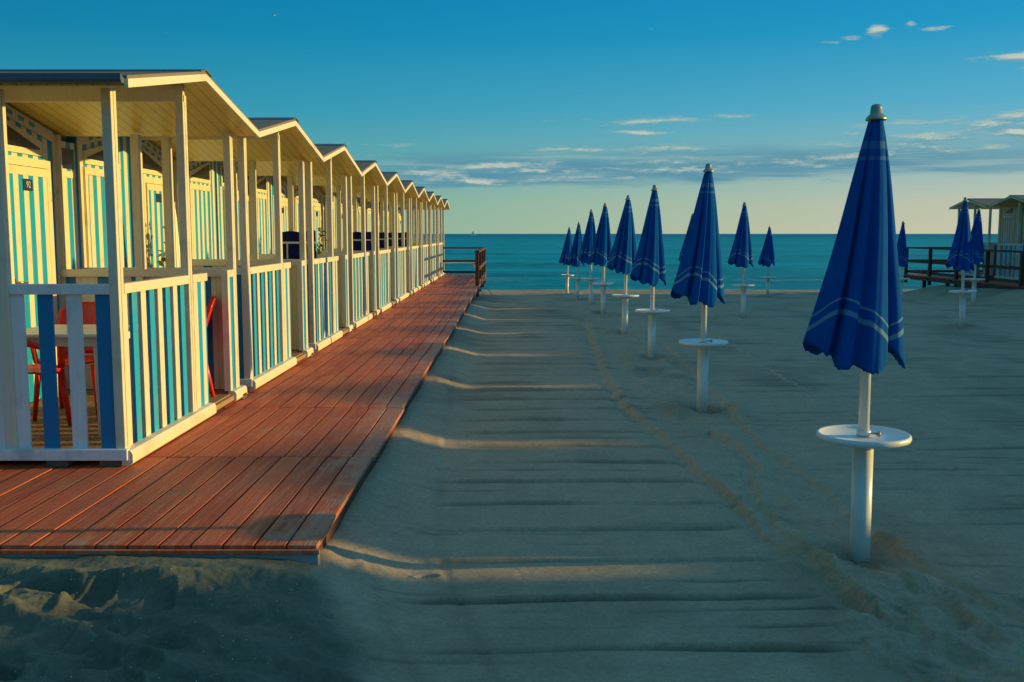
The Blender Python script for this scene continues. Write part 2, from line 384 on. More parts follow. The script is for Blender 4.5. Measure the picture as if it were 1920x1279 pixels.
    for fx, fy, fa, fl, fd in FOOT:
        m = (np.abs(x - fx) < .35) & (np.abs(y - fy) < .35)
        if not m.any(): continue
        qx = (x[m] - fx) * math.cos(fa) + (y[m] - fy) * math.sin(fa); qy = -(x[m] - fx) * math.sin(fa) + (y[m] - fy) * math.cos(fa)
        q = np.hypot(qx / fl, qy / (fl * .42)); z[m] += fd * (-np.exp(-q ** 4) + .45 * np.exp(-((q - 1.25) / .25) ** 2))
    # loose, trodden sand in front of the boardwalk
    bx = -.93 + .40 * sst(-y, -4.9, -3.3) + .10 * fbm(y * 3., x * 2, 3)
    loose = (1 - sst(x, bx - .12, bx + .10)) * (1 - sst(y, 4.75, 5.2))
    wx = x + .12 * fbm(x * 2, y * 2 + 7, 3)
    rid = 1 - np.abs(fbm(wx * 2.3 - y * .9, y * 4.3 + x * .7, 4)) * 2.2
    wv = .5 + .5 * np.sin((y * 1.0 + .33 * x + .10 * fbm(x * 1.6, y * 1.6, 3)) / .23 * 2 * np.pi + 3 * fbm(x * .9, y * .9 + 3, 2))
    nearf = 1 - .75 * sst(y, 4.25, 4.5)
    z = z + loose * nearf * (.026 * rid + .040 * (wv ** 1.4 - .4) + .014 * fbm(x * 13, y * 13, 4) + .03 * fbm(x * 1.3, y * 1.3, 2))  
    z = z + (1 - sst(x, bx - .3, bx + .2)) * (1 - sst(y, 4.75, 5.2)) * (.075 * sst(y, 4.15, 4.5) - .06 * (1 - sst(y, 3.4, 4.4)))
    z = z + loose * (.09 * np.exp(-((x + 2.15 + .4 * (y - 4.1)) / .26) ** 2 - ((y - 4.08) / .10) ** 2) + .05 * np.exp(-((x + 1.55) / .3) ** 2 - ((y - 4.36) / .05) ** 2))
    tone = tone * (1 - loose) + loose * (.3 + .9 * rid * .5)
    return z, np.clip(tone, 0, 1.6), loose
def build_sand():
    ys = [-60, -30, -15, -8, -4, -2, 0, 1, 1.8, 2.3]
    y = 2.6
    while y < 39: ys.append(y); y += max(.0065, y * y * .00042)
    ys += [39.5, 40.2, 41, 42, 44, 46, 48, 60]
    ys = np.array(ys)
    s = np.concatenate([-np.geomspace(60, .66, 30), np.linspace(-.64, .62, 980), np.geomspace(.64, 60, 30)])
    Wd = np.maximum(ys, 2.6)
    X = s[None, :] * Wd[:, None]; Y = np.repeat(ys[:, None], len(s), 1)
    z, tone, loose = sand(X, Y)
    ny, nx = X.shape
    v = np.stack([X, Y, z], -1).reshape(-1, 3).astype(np.float32)
    a = np.arange((ny - 1) * nx).reshape(ny - 1, nx)[:, :-1].ravel()
    q = np.stack([a, a + 1, a + nx + 1, a + nx], -1).astype(np.int32)
    me = bpy.data.meshes.new('sand'); me.vertices.add(len(v)); me.vertices.foreach_set('co', v.ravel())
    me.loops.add(q.size); me.loops.foreach_set('vertex_index', q.ravel())
    me.polygons.add(len(q)); me.polygons.foreach_set('loop_start', np.arange(len(q), dtype=np.int32) * 4)
    me.polygons.foreach_set('use_smooth', np.ones(len(q), bool)); me.update(calc_edges=True)
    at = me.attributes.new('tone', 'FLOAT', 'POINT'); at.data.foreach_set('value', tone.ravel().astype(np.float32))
    at = me.attributes.new('loose', 'FLOAT', 'POINT'); at.data.foreach_set('value', loose.ravel().astype(np.float32))
    o = bpy.data.objects.new('sand', me); COL.objects.link(o); tag(o, kind='structure')
    return o
def sand_fn(e):
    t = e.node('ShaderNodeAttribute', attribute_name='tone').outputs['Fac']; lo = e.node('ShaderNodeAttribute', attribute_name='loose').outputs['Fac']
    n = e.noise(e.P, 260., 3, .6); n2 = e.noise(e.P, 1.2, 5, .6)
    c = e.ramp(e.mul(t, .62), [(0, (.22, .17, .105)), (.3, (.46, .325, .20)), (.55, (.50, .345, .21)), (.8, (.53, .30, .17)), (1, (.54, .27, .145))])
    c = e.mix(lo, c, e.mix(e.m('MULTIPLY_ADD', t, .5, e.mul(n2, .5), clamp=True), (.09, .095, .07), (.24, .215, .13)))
    k = e.mul(e.m('MULTIPLY_ADD', n, .7, .65), e.m('MULTIPLY_ADD', e.noise(e.P, 38., 5, .75), .9, .55), e.m('MULTIPLY_ADD', e.noise(e.P, 5., 5, .65), .5, .75)); c = e.mix(1., c, e.xyz(k, k, k), 'MULTIPLY')
    vo = e.node('ShaderNodeTexVoronoi'); e.link(e.P, vo.inputs['Vector']); vo.inputs['Scale'].default_value = 55.
    sp = e.m('LESS_THAN', vo.outputs['Distance'], .11); r = e.sep(vo.outputs['Color'])[0]
    sp = e.mul(sp, e.m('GREATER_THAN', r, .90), e.m('MULTIPLY_ADD', lo, .9, .1))
    return e.mix(sp, c, (.85, .85, .8))
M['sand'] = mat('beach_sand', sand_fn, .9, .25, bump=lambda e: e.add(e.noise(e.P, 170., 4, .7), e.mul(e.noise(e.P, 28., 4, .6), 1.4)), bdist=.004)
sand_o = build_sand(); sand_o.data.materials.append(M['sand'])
def gz(x, y): return float(sand(np.array([x]), np.array([y]))[0][0])

# ------------------------------------------------------------------ sea
def build_sea():
    ys = []; y = 37.5
    while y < 400: ys.append(y); y += max(.22, y * y * .00022)
    ys += list(np.geomspace(y, 9000, 24)); ys = np.array(ys)
    s = np.concatenate([-np.geomspace(8, .62, 12), np.linspace(-.6, .6, 260), np.geomspace(.62, 8, 12)])
    X = s[None, :] * ys[:, None]; Y = np.repeat(ys[:, None], len(s), 1)
    near = 1 - sst(Y, 70., 260.)
    z = -.78 + near * (.05 * fbm(X * .12, Y * .75, 3) + .05 * np.sin(Y * 1.05 + 1.6 * fbm(X * .05, Y * .1, 2)))
    yb = 52 + 2.2 * fbm(X * .06, X * 0, 3)
    z = z + .20 * np.exp(-((Y - yb) / 1.1) ** 2) * sst(fbm(X * .08 + 4, X * 0, 2), -.6, .1) + .1 * np.exp(-((Y - 64 - 2 * fbm(X * .05, X * 0 + 5, 2)) / 1.6) ** 2)
    foam = np.exp(-((Y - yb + .5) / .9) ** 2) * sst(fbm(X * .5, Y * .8, 3), -.25, .35) + .8 * np.exp(-((Y - 44.2 - .8 * fbm(X * .3, X * 0, 3)) / .5) ** 2)
    ny, nx = X.shape
    a = np.arange((ny - 1) * nx).reshape(ny - 1, nx)[:, :-1].ravel()
    q = np.stack([a, a + 1, a + nx + 1, a + nx], -1)
    me = bpy.data.meshes.new('sea'); me.from_pydata(np.stack([X, Y, z], -1).reshape(-1, 3).tolist(), [], q.tolist())
    me.polygons.foreach_set('use_smooth', [True] * len(me.polygons))
    at = me.attributes.new('foam', 'FLOAT', 'POINT'); at.data.foreach_set('value', foam.ravel().astype(np.float32))
    o = bpy.data.objects.new('sea', me); COL.objects.link(o); tag(o, kind='structure'); return o
def sea_fn(e):
    x, y, z = e.sep(e.P)
    n = e.noise(e.xyz(e.mul(x, .03), e.mul(y, .07), 0.), 1., 4, .6)
    n2 = e.noise(e.xyz(e.mul(x, .22), e.mul(y, .8), 0.), 1., 6, .7)
    far = e.step(y, 60., 900.)
    c = e.mix(e.step(n, .35, .65), (.0, .25, .32), (.0, .46, .54))
    c = e.mix(e.mul(e.step(n2, .48, .66), .6), c, (.05, .60, .64))
    c = e.mix(far, c, (.0, .21, .28))
    fo = e.node('ShaderNodeAttribute', attribute_name='foam').outputs['Fac']
    n3 = e.noise(e.xyz(e.mul(x, 1.6), e.mul(y, 2.5), 0.), 1., 4, .7)
    return e.mix(e.mul(e.m('MINIMUM', fo, 1.), e.step(n3, .38, .60), .85), c, (.25, .48, .52))
M['sea'] = mat('sea_water', sea_fn, .45, .08, bump=lambda e: e.noise(e.scale(e.P, (.7, 2.0, 1.)), 1., 7, .7), bdist=.6)
build_sea().data.materials.append(M['sea'])

# ------------------------------------------------------------------ boardwalks
def boardwalk(x0, x1, y0, y1, name, mirror=False, notch=None):
    zt = .22; mb = MB(); tones = []
    pw = .152; n = int(abs(x1 - x0) / pw) + 1
    joints = [y0]; r = random.Random(3)
    while joints[-1] < y1 - 1.2: joints.append(joints[-1] + 1.9)
    joints[-1] = y1
    for j in range(len(joints) - 1):
        jit = r.uniform(-.014, .014)
        for i in range(n):
            xe = x1 - i * pw if not mirror else x0 + (i + 1) * pw
            a = xe - pw + .012; b = xe
            dz = r.uniform(-.002, .002)
            nf = len(mb.f)
            mb.box(a + jit, b + jit, joints[j] + .007 + r.uniform(0, .006), joints[j + 1] - .006, zt - .028 + dz, zt + dz)
            tones += [r.random()] * 8
    nt_ = len(mb.v)
    # front edge board, fascia, side beam, joists and stilts
    mb.box(min(x0, x1) - .1, max(x0, x1) + .012, y0 - .024, y0 - .002, zt - .036, zt - .014)
    mb.box(min(x0, x1) - .1, max(x0, x1) + .004, y0 - .016, y0 + .03, zt - .19, zt - .037, 3)
    xs = (x1 - .06) if not mirror else (x0 + .06)
    mb.box(xs - .03, xs + .03, y0 + .035, y1, zt - .16, zt - .034, 2)
    k = y0 + .95
    while k < y1:
        mb.box(min(x0, x1), max(x0, x1) - .10, k - .03, k + .03, zt - .11, zt - .032, 2); k += 1.9
    k = 24.
    while k < y1 + .1:
        for xx in np.arange(min(x0, x1) + .3, max(x0, x1), 1.3): mb.box(xx - .05, xx + .05, k - .05, k + .05, -1.3, zt - .115, 2)
        k += 1.9
    o = mb.build(name, [M['deck'], M['white'], M['rail'], M['edge']], None, .003)
    tones += [.5] * (len(mb.v) - nt_)
    at = o.data.attributes.new('tone', 'FLOAT', 'POINT'); at.data.foreach_set('value', np.array(tones, np.float32))
    tag(o, kind='structure'); return o
bw = boardwalk(-6.8, -.925, 4.61, 35.9, 'boardwalk')
bw2 = boardwalk(14.35, 20.5, -12., 36.6, 'boardwalk', True)

# ------------------------------------------------------------------ beach hut prototype (local: x = out of the front, y along the row, z = 0 on the deck)
EAVE, RIDGE, HW = 2.375, 2.64, 1.525
def rz_(y): return RIDGE - (RIDGE - EAVE) * abs(y) / HW
YA, YB, YC = -1.21, .15, 1.38
def make_hut():
    h = empty('beach_hut', (0, 0, 0))
    # floor and blocks
    m = MB(); x = -3.55
    while x < -.01: m.box(x, min(x + .115, -.005), YA + .02, YC - .02, .055, .085); x += .12
    m.build('porch_floor', M['floor'], h, .003)
    for xx in (-.10, -.44, -.92, -1.5): MB().box(xx - .07, xx + .07, YA - .05, YA + .05, .0, .044).build('support_block', M['block'], h, .006)
    MB().box(-.06, .05, YC - .05, YC + .09, .0, .054).build('support_block', M['block'], h, .006)
    # base boards
    def base(a, b):
        mm = MB(); q = .085
        pr = [(-.02, .012), (.03, .012), (.05, .03), (.05, .085), (.035, .108), (-.02, .112)]
        n = len(pr); vs = [(p[0], a, p[1]) for p in pr] + [(p[0], b, p[1]) for p in pr]
        fs = [(i, (i + 1) % n, (i + 1) % n + n, i + n) for i in range(n)] + [tuple(range(n))[::-1], tuple(range(n, 2 * n))]
        mm.add(vs, fs); return mm.build('base_board', M['cream'], h)
    base(YA - .06, .53); base(1.13, YC + .10)
    MB().box(-3.6, .02, YA - .07, YA - .02, .045, .118).build('base_board', M['white'], h, .006)
    MB().box(-.04, .03, .565, 1.125, .03, .075).build('threshold', M['floor'], h, .004)
    # posts: cream, grooved, kept as a pair of laminated studs
    def post(x, y, top, w=.062, d=.085):
        mm = MB(); mm.box(x - w, x, y - d / 2, y - .006, .09, top); mm.box(x - w, x - .0, y + .006, y + d / 2, .09, top); mm.box(x - w + .008, x - .008, y - .006, y + .006, .09, top - .002)
        return mm.build('post', M['cream'], h, .004)
    post(0, YA, rz_(YA) - .06); post(0, YB, rz_(YB) - .10); post(0, YC, rz_(YC) - .06)
    post(-.69, YA, rz_(YA) - .06, .07, .09); post(-.80, YC, rz_(YC) - .06, .07, .09)
    post(-1.50, YC - .0, rz_(YC) - .06, .05, .05)
    # railing: front
    r = MB().box(-.055, .004, YA + .045, YB - .046, 1.10, 1.165).build('railing', M['cream'], h, .004)
    cols = ['cream', 'teal', 'cream', 'teal', 'cream', 'teal', 'cream', 'teal']
    x0 = YA + .045; sp = (YB - .045 - x0) / 8
    for i, c in enumerate(cols):
        a = x0 + i * sp + (0 if i == 0 else .012); w = .088
        MB().box(-.042, -.018, a, a + w, .105, 1.098).build('picket', M[c], r, .003)
    # closed end panels beside the gate
    def panel(a, b):
        p = MB().box(-.045, -.012, a, b, .112, 1.10).build('side_panel', M['stripe_y'], h, .002)
        MB().box(-.05, .006, a - .002, b + .002, 1.102, 1.165).build('top_rail', M['cream'], p, .004)
        MB().box(-.05, .003, a if a < .8 else b - .03, (a + .03) if a < .8 else b, .112, 1.10).build('stile', M['cream'], p, .003)
    panel(YB + .045, .55); panel(1.14, YC - .045)
    MB().box(-.05, .004, 1.122, 1.138, .112, 1.165).build('gate_jamb', M['cream'], h)
    # railing: near side
    for (xa, xb, cc) in ((-.062, -.69, ('blue', 'white', 'blue', 'white')), (-.76, -1.55, ('white', 'blue', 'white', 'blue'))):
        r = MB().box(xb, xa, YA - .045, YA + .01, 1.10, 1.165).build('railing', M['white'], h, .004)
        sp = .181 if xa > -.1 else (xa - xb) / 4
        for i, c in enumerate(cc):
            b = xa - i * sp - .004 - (0 if i == 0 else .002)
            MB().box(b - .094, b, YA - .026, YA - .004, .11, 1.098).build('picket', M[c], r, .003)
    # boarded partition on the far side
    p = MB().box(-1.55, -.05, YC - .012, YC + .012, .09, 1.098).build('partition', M['stripe_x'], h)
    MB().box(-1.53, -.065, YC - .052, YC + .016, 1.10, 1.165).build('top_rail', M['cream'], p, .004)
    # cabin walls
    xw = -1.55
    def gable(x0, x1, y0, y1, z0, mi, name, parent, off=.05):
        ys = [y0] + ([0.] if y0 < 0 < y1 else []) + [y1]
        n = len(ys); vs = []; fs = []
        for xx in (x0, x1):
            for y in ys: vs.append((xx, y, z0))
            for y in ys: vs.append((xx, y, rz_(y) - off))
        for i in range(n - 1):
            fs.append((i, i + 1, n + i + 1, n + i)); fs.append((2 * n + i, 3 * n + i, 3 * n + i + 1, 2 * n + i + 1))
            fs.append((n + i, n + i + 1, 3 * n + i + 1, 3 * n + i)); fs.append((i, 2 * n + i, 2 * n + i + 1, i + 1))
        fs.append((0, n, 3 * n, 2 * n)); fs.append((n - 1, 3 * n - 1 - 0, 4 * n - 1, 2 * n - 1)) if False else fs.append((n - 1, 2 * n - 1, 4 * n - 1, 3 * n - 1))
        return MB().add(vs, fs).build(name, mi, parent)
    w = gable(xw - .03, xw, YA - .02, YC + .0, .088, M['stripe_y'], 'front_wall', h)
    MB().box(-3.6, xw - .032, YA - .02, YA + .01, .088, rz_(YA) - .05).build('side_wall', M['stripe_side'], h)
    MB().box(-3.6, xw - .032, YC - .02, YC + .01, .088, rz_(YC) - .05).build('side_wall', M['stripe_side'], h)
    gable(-3.6, -3.57, YA + .012, YC - .022, .088, M['cream'], 'back_wall', h)
    # narrow filler between this hut and the next, with a dark opening at its top
    fp = MB().box(xw - .02, xw - .002, YC + .012, YC + .66, .088, 2.30).build('filler_panel', M['stripe_y'], h)
    MB().box(xw - .0015, xw + .004, YC + .06, YC + .37, 2.06, 2.24).build('vent_opening', M['dark'], fp)
    MB().box(xw - .0015, xw + .006, YC + .04, YC + .34, 1.98, 2.04).build('trim_board', M['cream'], fp, .002)
    # corner boards and top cladding
    for y in (YA + .012, YC - .035): MB().box(xw + .001, xw + .018, y - .035, y + .035, .09, rz_(y) - .07).build('corner_board', M['cream'], w, .003)
    # sloped cream boards under the soffit on the gable wall
    for s in (-1, 1):
        a, b = (.02, 1.33) if s > 0 else (.02, 1.24)
        P = [(xw + .002, s * a, rz_(a) - .14), (xw + .016, s * a, rz_(a) - .14), (xw + .016, s * a, rz_(a) - .05), (xw + .002, s * a, rz_(a) - .05),
             (xw + .002, s * b, rz_(b) - .14), (xw + .016, s * b, rz_(b) - .14), (xw + .016, s * b, rz_(b) - .05), (xw + .002, s * b, rz_(b) - .05)]
        MB().hexa(P).build('frieze', M['cream'], w)
        for k in range(4):
            yy = s * (.40 + k * .18)
            z = rz_(yy) - .095
            dd = (rz_(yy + .045) - rz_(yy - .045)) / 2
            MB().hexa([(xw + .017, yy - .045, z - dd - .017), (xw + .020, yy - .045, z - dd - .017), (xw + .020, yy + .045, z + dd - .017), (xw + .017, yy + .045, z + dd - .017),
                       (xw + .017, yy - .045, z - dd + .017), (xw + .020, yy - .045, z - dd + .017), (xw + .020, yy + .045, z + dd + .017), (xw + .017, yy + .045, z + dd + .017)]).build('dash', M['teal'], w)
        # triangular vent
        a, b = (.30, 1.05)
        zb = 2.18
        def tri(x0, x1, a, b, zb, za, zc):
            q = [(a, zb), (b, zb), (b, zc), (a, za)]
            return [(x0, s * y, z) for y, z in q] + [(x1, s * y, z) for y, z in q]
        f = MB().hexa(tri(xw + .001, xw + .022, a - .05, b + .05, zb - .05, rz_(a) - .16, zb + .07)).build('vent_frame', M['cream'], w)
        MB().hexa(tri(xw + .0225, xw + .026, a, b, zb, rz_(a) - .20, zb + .015)).build('vent_opening', M['dark'], f)
    # doors (the far half carries a door; the near half a plain shutter door further out)
    for s, y0, y1 in ((1, .42, 1.18), (-1, -1.06, -.32)):
        fr = MB(); fr.box(xw + .001, xw + .024, y0 - .055, y0, .09, 2.03); fr.box(xw + .001, xw + .024, y1, y1 + .055, .09, 2.03); fr.box(xw + .001, xw + .0235, y0 - .055, y1 + .055, 2.031, 2.10)
        if s > 0:
            d = MB().box(xw + .002, xw + .034, y0 + .004, y1 - .004, .095, 2.025).build('door', M['stripe_door'], h, .002)
            fr.build('door_frame', M['cream'], d, .003)
            t = MB(); t.box(xw + .0345, xw + .038, y0 + .004, y1 - .004, 1.955, 2.025); t.box(xw + .0345, xw + .038, y0 + .004, y0 + .05, .1, 1.954); t.box(xw + .0345, xw + .038, y1 - .05, y1 - .004, .1, 1.954)
            t.build('door_trim', M['cream'], d, .002)
            hd = MB(); hd.box(xw + .038, xw + .044, y0 + .035, y0 + .075, 1.02, 1.12); hd.tube([(xw + .044, y0 + .055, 1.09), (xw + .085, y0 + .055, 1.09), (xw + .085, y0 + .17, 1.085)], .009)
            hd.build('handle', M['steel'], d)
            kh = MB().lathe([(.006, 0), (.006, .012)], 10, (0, 0, 0)); 
            MB().box(xw + .038, xw + .041, y0 + .045, y0 + .062, .965, .995).build('keyhole', M['dark'], d)
            for zz in (.35, 1.75): MB().lathe([(.009, 0), (.009, .09)], 8, (xw + .036, y1 + .002, zz)).build('hinge', M['cream'], d)
            MB().box(xw + .0385, xw + .044, y0 + .28, y0 + .43, 1.83, 1.925).build('number_plate', M['plaque'], d, .002)
        else:
            MB().box(xw + .002, xw + .010, y0 + .0, y1 - .0, .095, 2.03).build('shutter', M['stripe_y'], h)
            fr.build('shutter_frame', M['cream'], h, .003)
    # roof: two slabs, soffit under each, fascias, ridge cap, gutter
    xf, xb = .21, -3.75
    for s in (-1, 1):
        def slab(t0, t1, x0, x1, y0=0.0, y1=HW - .008):
            q = []
            for x, y in ((x0, y0), (x1, y0), (x1, y1), (x0, y1)): q.append((x, s * y, rz_(y) + t0))
            return q + [(a, b, c + t1 - t0) for a, b, c in q]
        MB().hexa(slab(.0, .026, xb, xf - .004, .002)).build('roof_slope', M['roof'], h, .002)
        MB().hexa(slab(-.036, -.002, xb, xf - .024, .002)).build('soffit', M['soffit'], h)
        MB().hexa(slab(-.046, .006, xf - .0235, xf + .004, .001, HW - .003)).build('fascia', M['cream'], h, .003)
    m = MB()
    for s in (-1, 1):
        m.hexa([(xb, 0, RIDGE + .028), (xf + .010, 0, RIDGE + .028), (xf + .010, s * .13, RIDGE + .003), (xb, s * .13, RIDGE + .003),
                (xb, 0, RIDGE + .040), (xf + .010, 0, RIDGE + .040), (xf + .010, s * .13, RIDGE + .012), (xb, s * .13, RIDGE + .012)])
    m.build('ridge_cap', M['slate'], h)
    g = MB(); pr = [(-.045, .03), (-.045, -.03), (-.02, -.05), (.02, -.05), (.035, -.02), (.035, .0)]
    # side beams under the eaves and the ridge beam
    MB().box(xb + .2, .0, YB - .04, YB - .0 + .005, rz_(.08) - .165, rz_(.08) - .045).build('ridge_beam', M['cream'], h)
    return h
proto = make_hut()
def number(parent):
    cu = bpy.data.curves.new('digits', 'FONT'); cu.body = '92'; cu.size = .075; cu.align_x = 'CENTER'; cu.align_y = 'CENTER'; cu.extrude = .0008
    t = bpy.data.objects.new('digits', cu); COL.objects.link(t)
    dg = bpy.context.evaluated_depsgraph_get(); me = bpy.data.meshes.new_from_object(t.evaluated_get(dg)); bpy.data.objects.remove(t)
    me.materials.clear(); me.materials.append(M['trim'])
    o = bpy.data.objects.new('digits', me); COL.objects.link(o); o.parent = parent
    o.matrix_local = Matrix.Translation((-1.55 + .0455, .775, 1.877)) @ Matrix.Rotation(R(90), 4, 'Z') @ Matrix.Rotation(R(90), 4, 'X')
    return o
HUT_L = ['nearest cream and blue striped beach hut, showing its shaded picket side and red chairs',
         'second striped hut from the camera, white folded parasol standing in its porch',
         'third striped hut from the camera in the left row, sunlit striped wall behind its posts',
         'fourth striped hut of the left row, navy cloth and tall plant showing in its porch',
         'fifth striped hut of the left row, just beyond the one with the tall plant',
         'sixth striped hut of the left row, just beyond the middle navy cloth',
         'seventh striped hut of the left row, fourth back from the sea end',
         'eighth striped hut of the left row, third back from the sea end',
         'ninth striped hut of the left row, next to the last one before the sea',
         'last striped hut of the left row, its small gable standing against the sea horizon']
def door_of(h): return [c for c in h.children_recursive if c.name.startswith('door') and not c.name.startswith('door_')][0]
for k in range(10):
    hobj = proto if k == 0 else copy_tree(proto)
    hobj.location = (-2.46, 7.48 + 3.05 * k, .22); tag(hobj, HUT_L[k], 'beach hut', 'striped beach huts of the left row')
# the near hut alone shows its roof gutter and the plate's digits
g = MB(); pr = [(-.045, .030), (-.045, -.005), (-.03, -.022), (.02, -.022), (.035, -.01), (.035, .0)]
n = len(pr); y0 = -HW - .01; z0 = EAVE + .0
g.add([(-3.7, y0 + a, z0 + b) for a, b in pr] + [(.19, y0 + a, z0 + b) for a, b in pr], [(i, i + 1, i + 1 + n, i + n) for i in range(n - 1)] + [tuple(range(n)), tuple(range(n, 2 * n))[::-1]])
g.build('gutter', M['slate'], proto)
np_ = [c for c in proto.children_recursive if c.name.startswith('number_plate')][0]
number(np_).parent = np_.parent
RY0 = 34.4
ordn = ['last', 'second', 'third', 'fourth', 'fifth', 'sixth', 'seventh', 'eighth', 'ninth', 'tenth', 'eleventh', 'twelfth', 'thirteenth', 'fourteenth']
for k in range(14):
    hobj = copy_tree(proto)
    for c in list(hobj.children_recursive):
        if c.name.startswith(('digits', 'gutter')): bpy.data.objects.remove(c)
    hobj.location = (15.78, RY0 - 3.0 * k, .22); hobj.rotation_euler = (0, 0, math.pi); hobj.scale = (1, .895, 1)
    lab = ('shaded striped hut at the sea end of the right row, open porch against the sky' if k == 0 else
           'shaded striped hut at the right edge of the photo, second from the sea end' if k == 1 else
           '%s hut back from the sea in the right-hand row of striped huts' % ordn[k])
    tag(hobj, lab, 'beach hut', 'striped beach huts of the right row')

# ------------------------------------------------------------------ umbrellas
def catmull(P, n):
    P = np.array(P, float); m = len(P); out = []
    for i in range(m):
        p0, p1, p2, p3 = P[(i - 1) % m], P[i], P[(i + 1) % m], P[(i + 2) % m]
        for j in range(n):
            t = j / n
            out.append(.5 * ((2 * p1) + (-p0 + p2) * t + (2 * p0 - 5 * p1 + 4 * p2 - p3) * t * t + (-p0 + 3 * p1 - 3 * p2 + p3) * t ** 3))
    return np.array(out)
#  x, y, hem z, band z at the hem outline
HEM = [(-.335, .015, 1.125, 1.20), (-.285, -.065, 1.10, 1.27), (-.252, -.108, 1.065, 1.30), (-.212, -.055, 1.06, 1.30), (-.205, -.142, 1.00, 1.30), (-.15, -.158, .995, 1.28), (-.108, -.118, 1.015, 1.255), (-.06, -.178, .985, 1.24), (-.01, -.178, .975, 1.21), (.035, -.155, 1.0, 1.18), (.070, -.115, 1.06, 1.145),
       (.068, -.018, 1.13, 1.125), (.118, -.075, 1.09, 1.16), (.165, -.075, 1.03, 1.18), (.20, -.045, .99, 1.20), (.205, .02, .985, 1.22), (.16, .09, 1.06, 1.22), (.085, .045, 1.10, 1.16), (.03, .07, 1.06, 1.16),
       (-.02, .14, 1.0, 1.22), (-.10, .16, 1.01, 1.25), (-.16, .10, 1.08, 1.2), (-.22, .13, 1.04, 1.25), (-.30, .085, 1.07, 1.22)]
def canopy_mesh(seed):
    r = random.Random(seed); rg = np.random.RandomState(seed)
    H = [tuple(np.array(q) + np.array((r.uniform(-.012, .012), r.uniform(-.012, .012), r.uniform(-.02, .02), r.uniform(-.012, .012))) * (0 if seed == 1 else 1)) for q in HEM]
    C = catmull(H, 10); n = len(C); ang = np.linspace(0, 2 * np.pi, n, endpoint=False)
    ztop = 2.325; NT = 64; vs = []; uv = []
    a0 = np.arctan2(C[:, 1], C[:, 0])
    a_u = math.pi + np.linspace(0, 2 * np.pi, n, endpoint=False)
    ripple = .0025 * np.sin(ang * 11 + rg.rand() * 6) + .0012 * np.sin(ang * 23 + 2)
    for i in range(NT + 1):
        t = i / NT
        zz = ztop + (C[:, 2] - ztop) * t
        # hang follows the hem only in the last stretch: bring z back to level rings above
        lev = ztop + (1.06 - ztop) * t
        k = np.clip((t - .35) / .65, 0, 1); zz = lev * (1 - k) + zz * k
        px_ = np.where(C[:, 0] > 0, t ** .72, t ** 1.0); py_ = t ** .85
        mixr = 1.
        cx = .034 * np.cos(a_u); cy = .034 * np.sin(a_u)
        X = C[:, 0] * px_ * mixr + cx * (1 - t) + (1 - mixr) * C[:, 0] * .10
        Y = C[:, 1] * py_ * mixr + cy * (1 - t) + (1 - mixr) * C[:, 1] * .10
        tw = .22 * (1 - t) * t * 2; X, Y = X * math.cos(tw) - Y * math.sin(tw), X * math.sin(tw) + Y * math.cos(tw)
        wob = (ripple * t * (1 - .3 * t)) + .003 * np.sin(t * 9 + ang * 2) * t
        ln = np.maximum(np.hypot(X, Y), .01); X = X * (1 + wob / ln * 1.); Y = Y * (1 + wob / ln)
        if i == NT: zz = zz + .004 * np.sin(ang * 34) * (.4 + .6 * np.sin(ang * 3 + seed)) + .003 * rg.randn(n)
        for j in range(n): vs.append((X[j] + .012 * (1 - t), Y[j], zz[j])); uv.append((zz[j], zz[j] - C[j, 3]))
    fs = [(i * n + j, i * n + (j + 1) % n, (i + 1) * n + (j + 1) % n, (i + 1) * n + j) for i in range(NT) for j in range(n)]
    me = bpy.data.meshes.new('canopy'); me.from_pydata(vs, [], fs); me.materials.append(M['canopy'])
    ul = me.uv_layers.new(name='UVMap')
    for l in me.loops: ul.data[l.index].uv = uv[l.vertex_index]
    me.polygons.foreach_set('use_smooth', [True] * len(me.polygons))
    return me
CAN = [canopy_mesh(s) for s in (1, 2, 3, 4)]
def make_umbrella():
    u = empty('beach_umbrella', (0, 0, 0))
    MB().lathe([(.052, -.15), (.052, .600)], 32).build('stand_tube', M['whitemetal'], u)
    t = MB().lathe([(.045, .575), (.058, .598), (.10, .612), (.118, .622), (.12, .630), (.217, .634), (.231, .640), (.235, .652), (.233, .666), (.226, .672), (.218, .668), (.208, .657), (.05, .653), (.036, .655)], 56).build('table_top', M['whitemetal'], u)
    MB().lathe([(.0275, .656), (.0275, 2.33)], 20).build('pole', M['whitemetal'], u)
    MB().lathe([(.031, .657), (.036, .659), (.036, .685), (.031, .688)], 20).build('collar', M['whitemetal'], u)
    MB().tube([(.030, -.012, .672), (.062, -.03, .672)], [.006, .006], 8).tube([(.060, -.029, .672), (.074, -.037, .672)], [.014, .014], 10).build('clamp_knob', M['steel'], u)
    c = bpy.data.objects.new('canopy', CAN[0]); COL.objects.link(c); c.parent = u; c.scale = (.945, .95, .97); c.location.z = .0697
    md = c.modifiers.new('cloth_thickness', 'SOLIDIFY'); md.thickness = .0018
    MB().lathe([(.050, 2.318), (.052, 2.326), (.046, 2.334), (.036, 2.345), (.030, 2.352), (.027, 2.385), (.022, 2.397), (.010, 2.401)], 24, (.012, 0, 0)).build('cap', M['steel'], u)
    return u
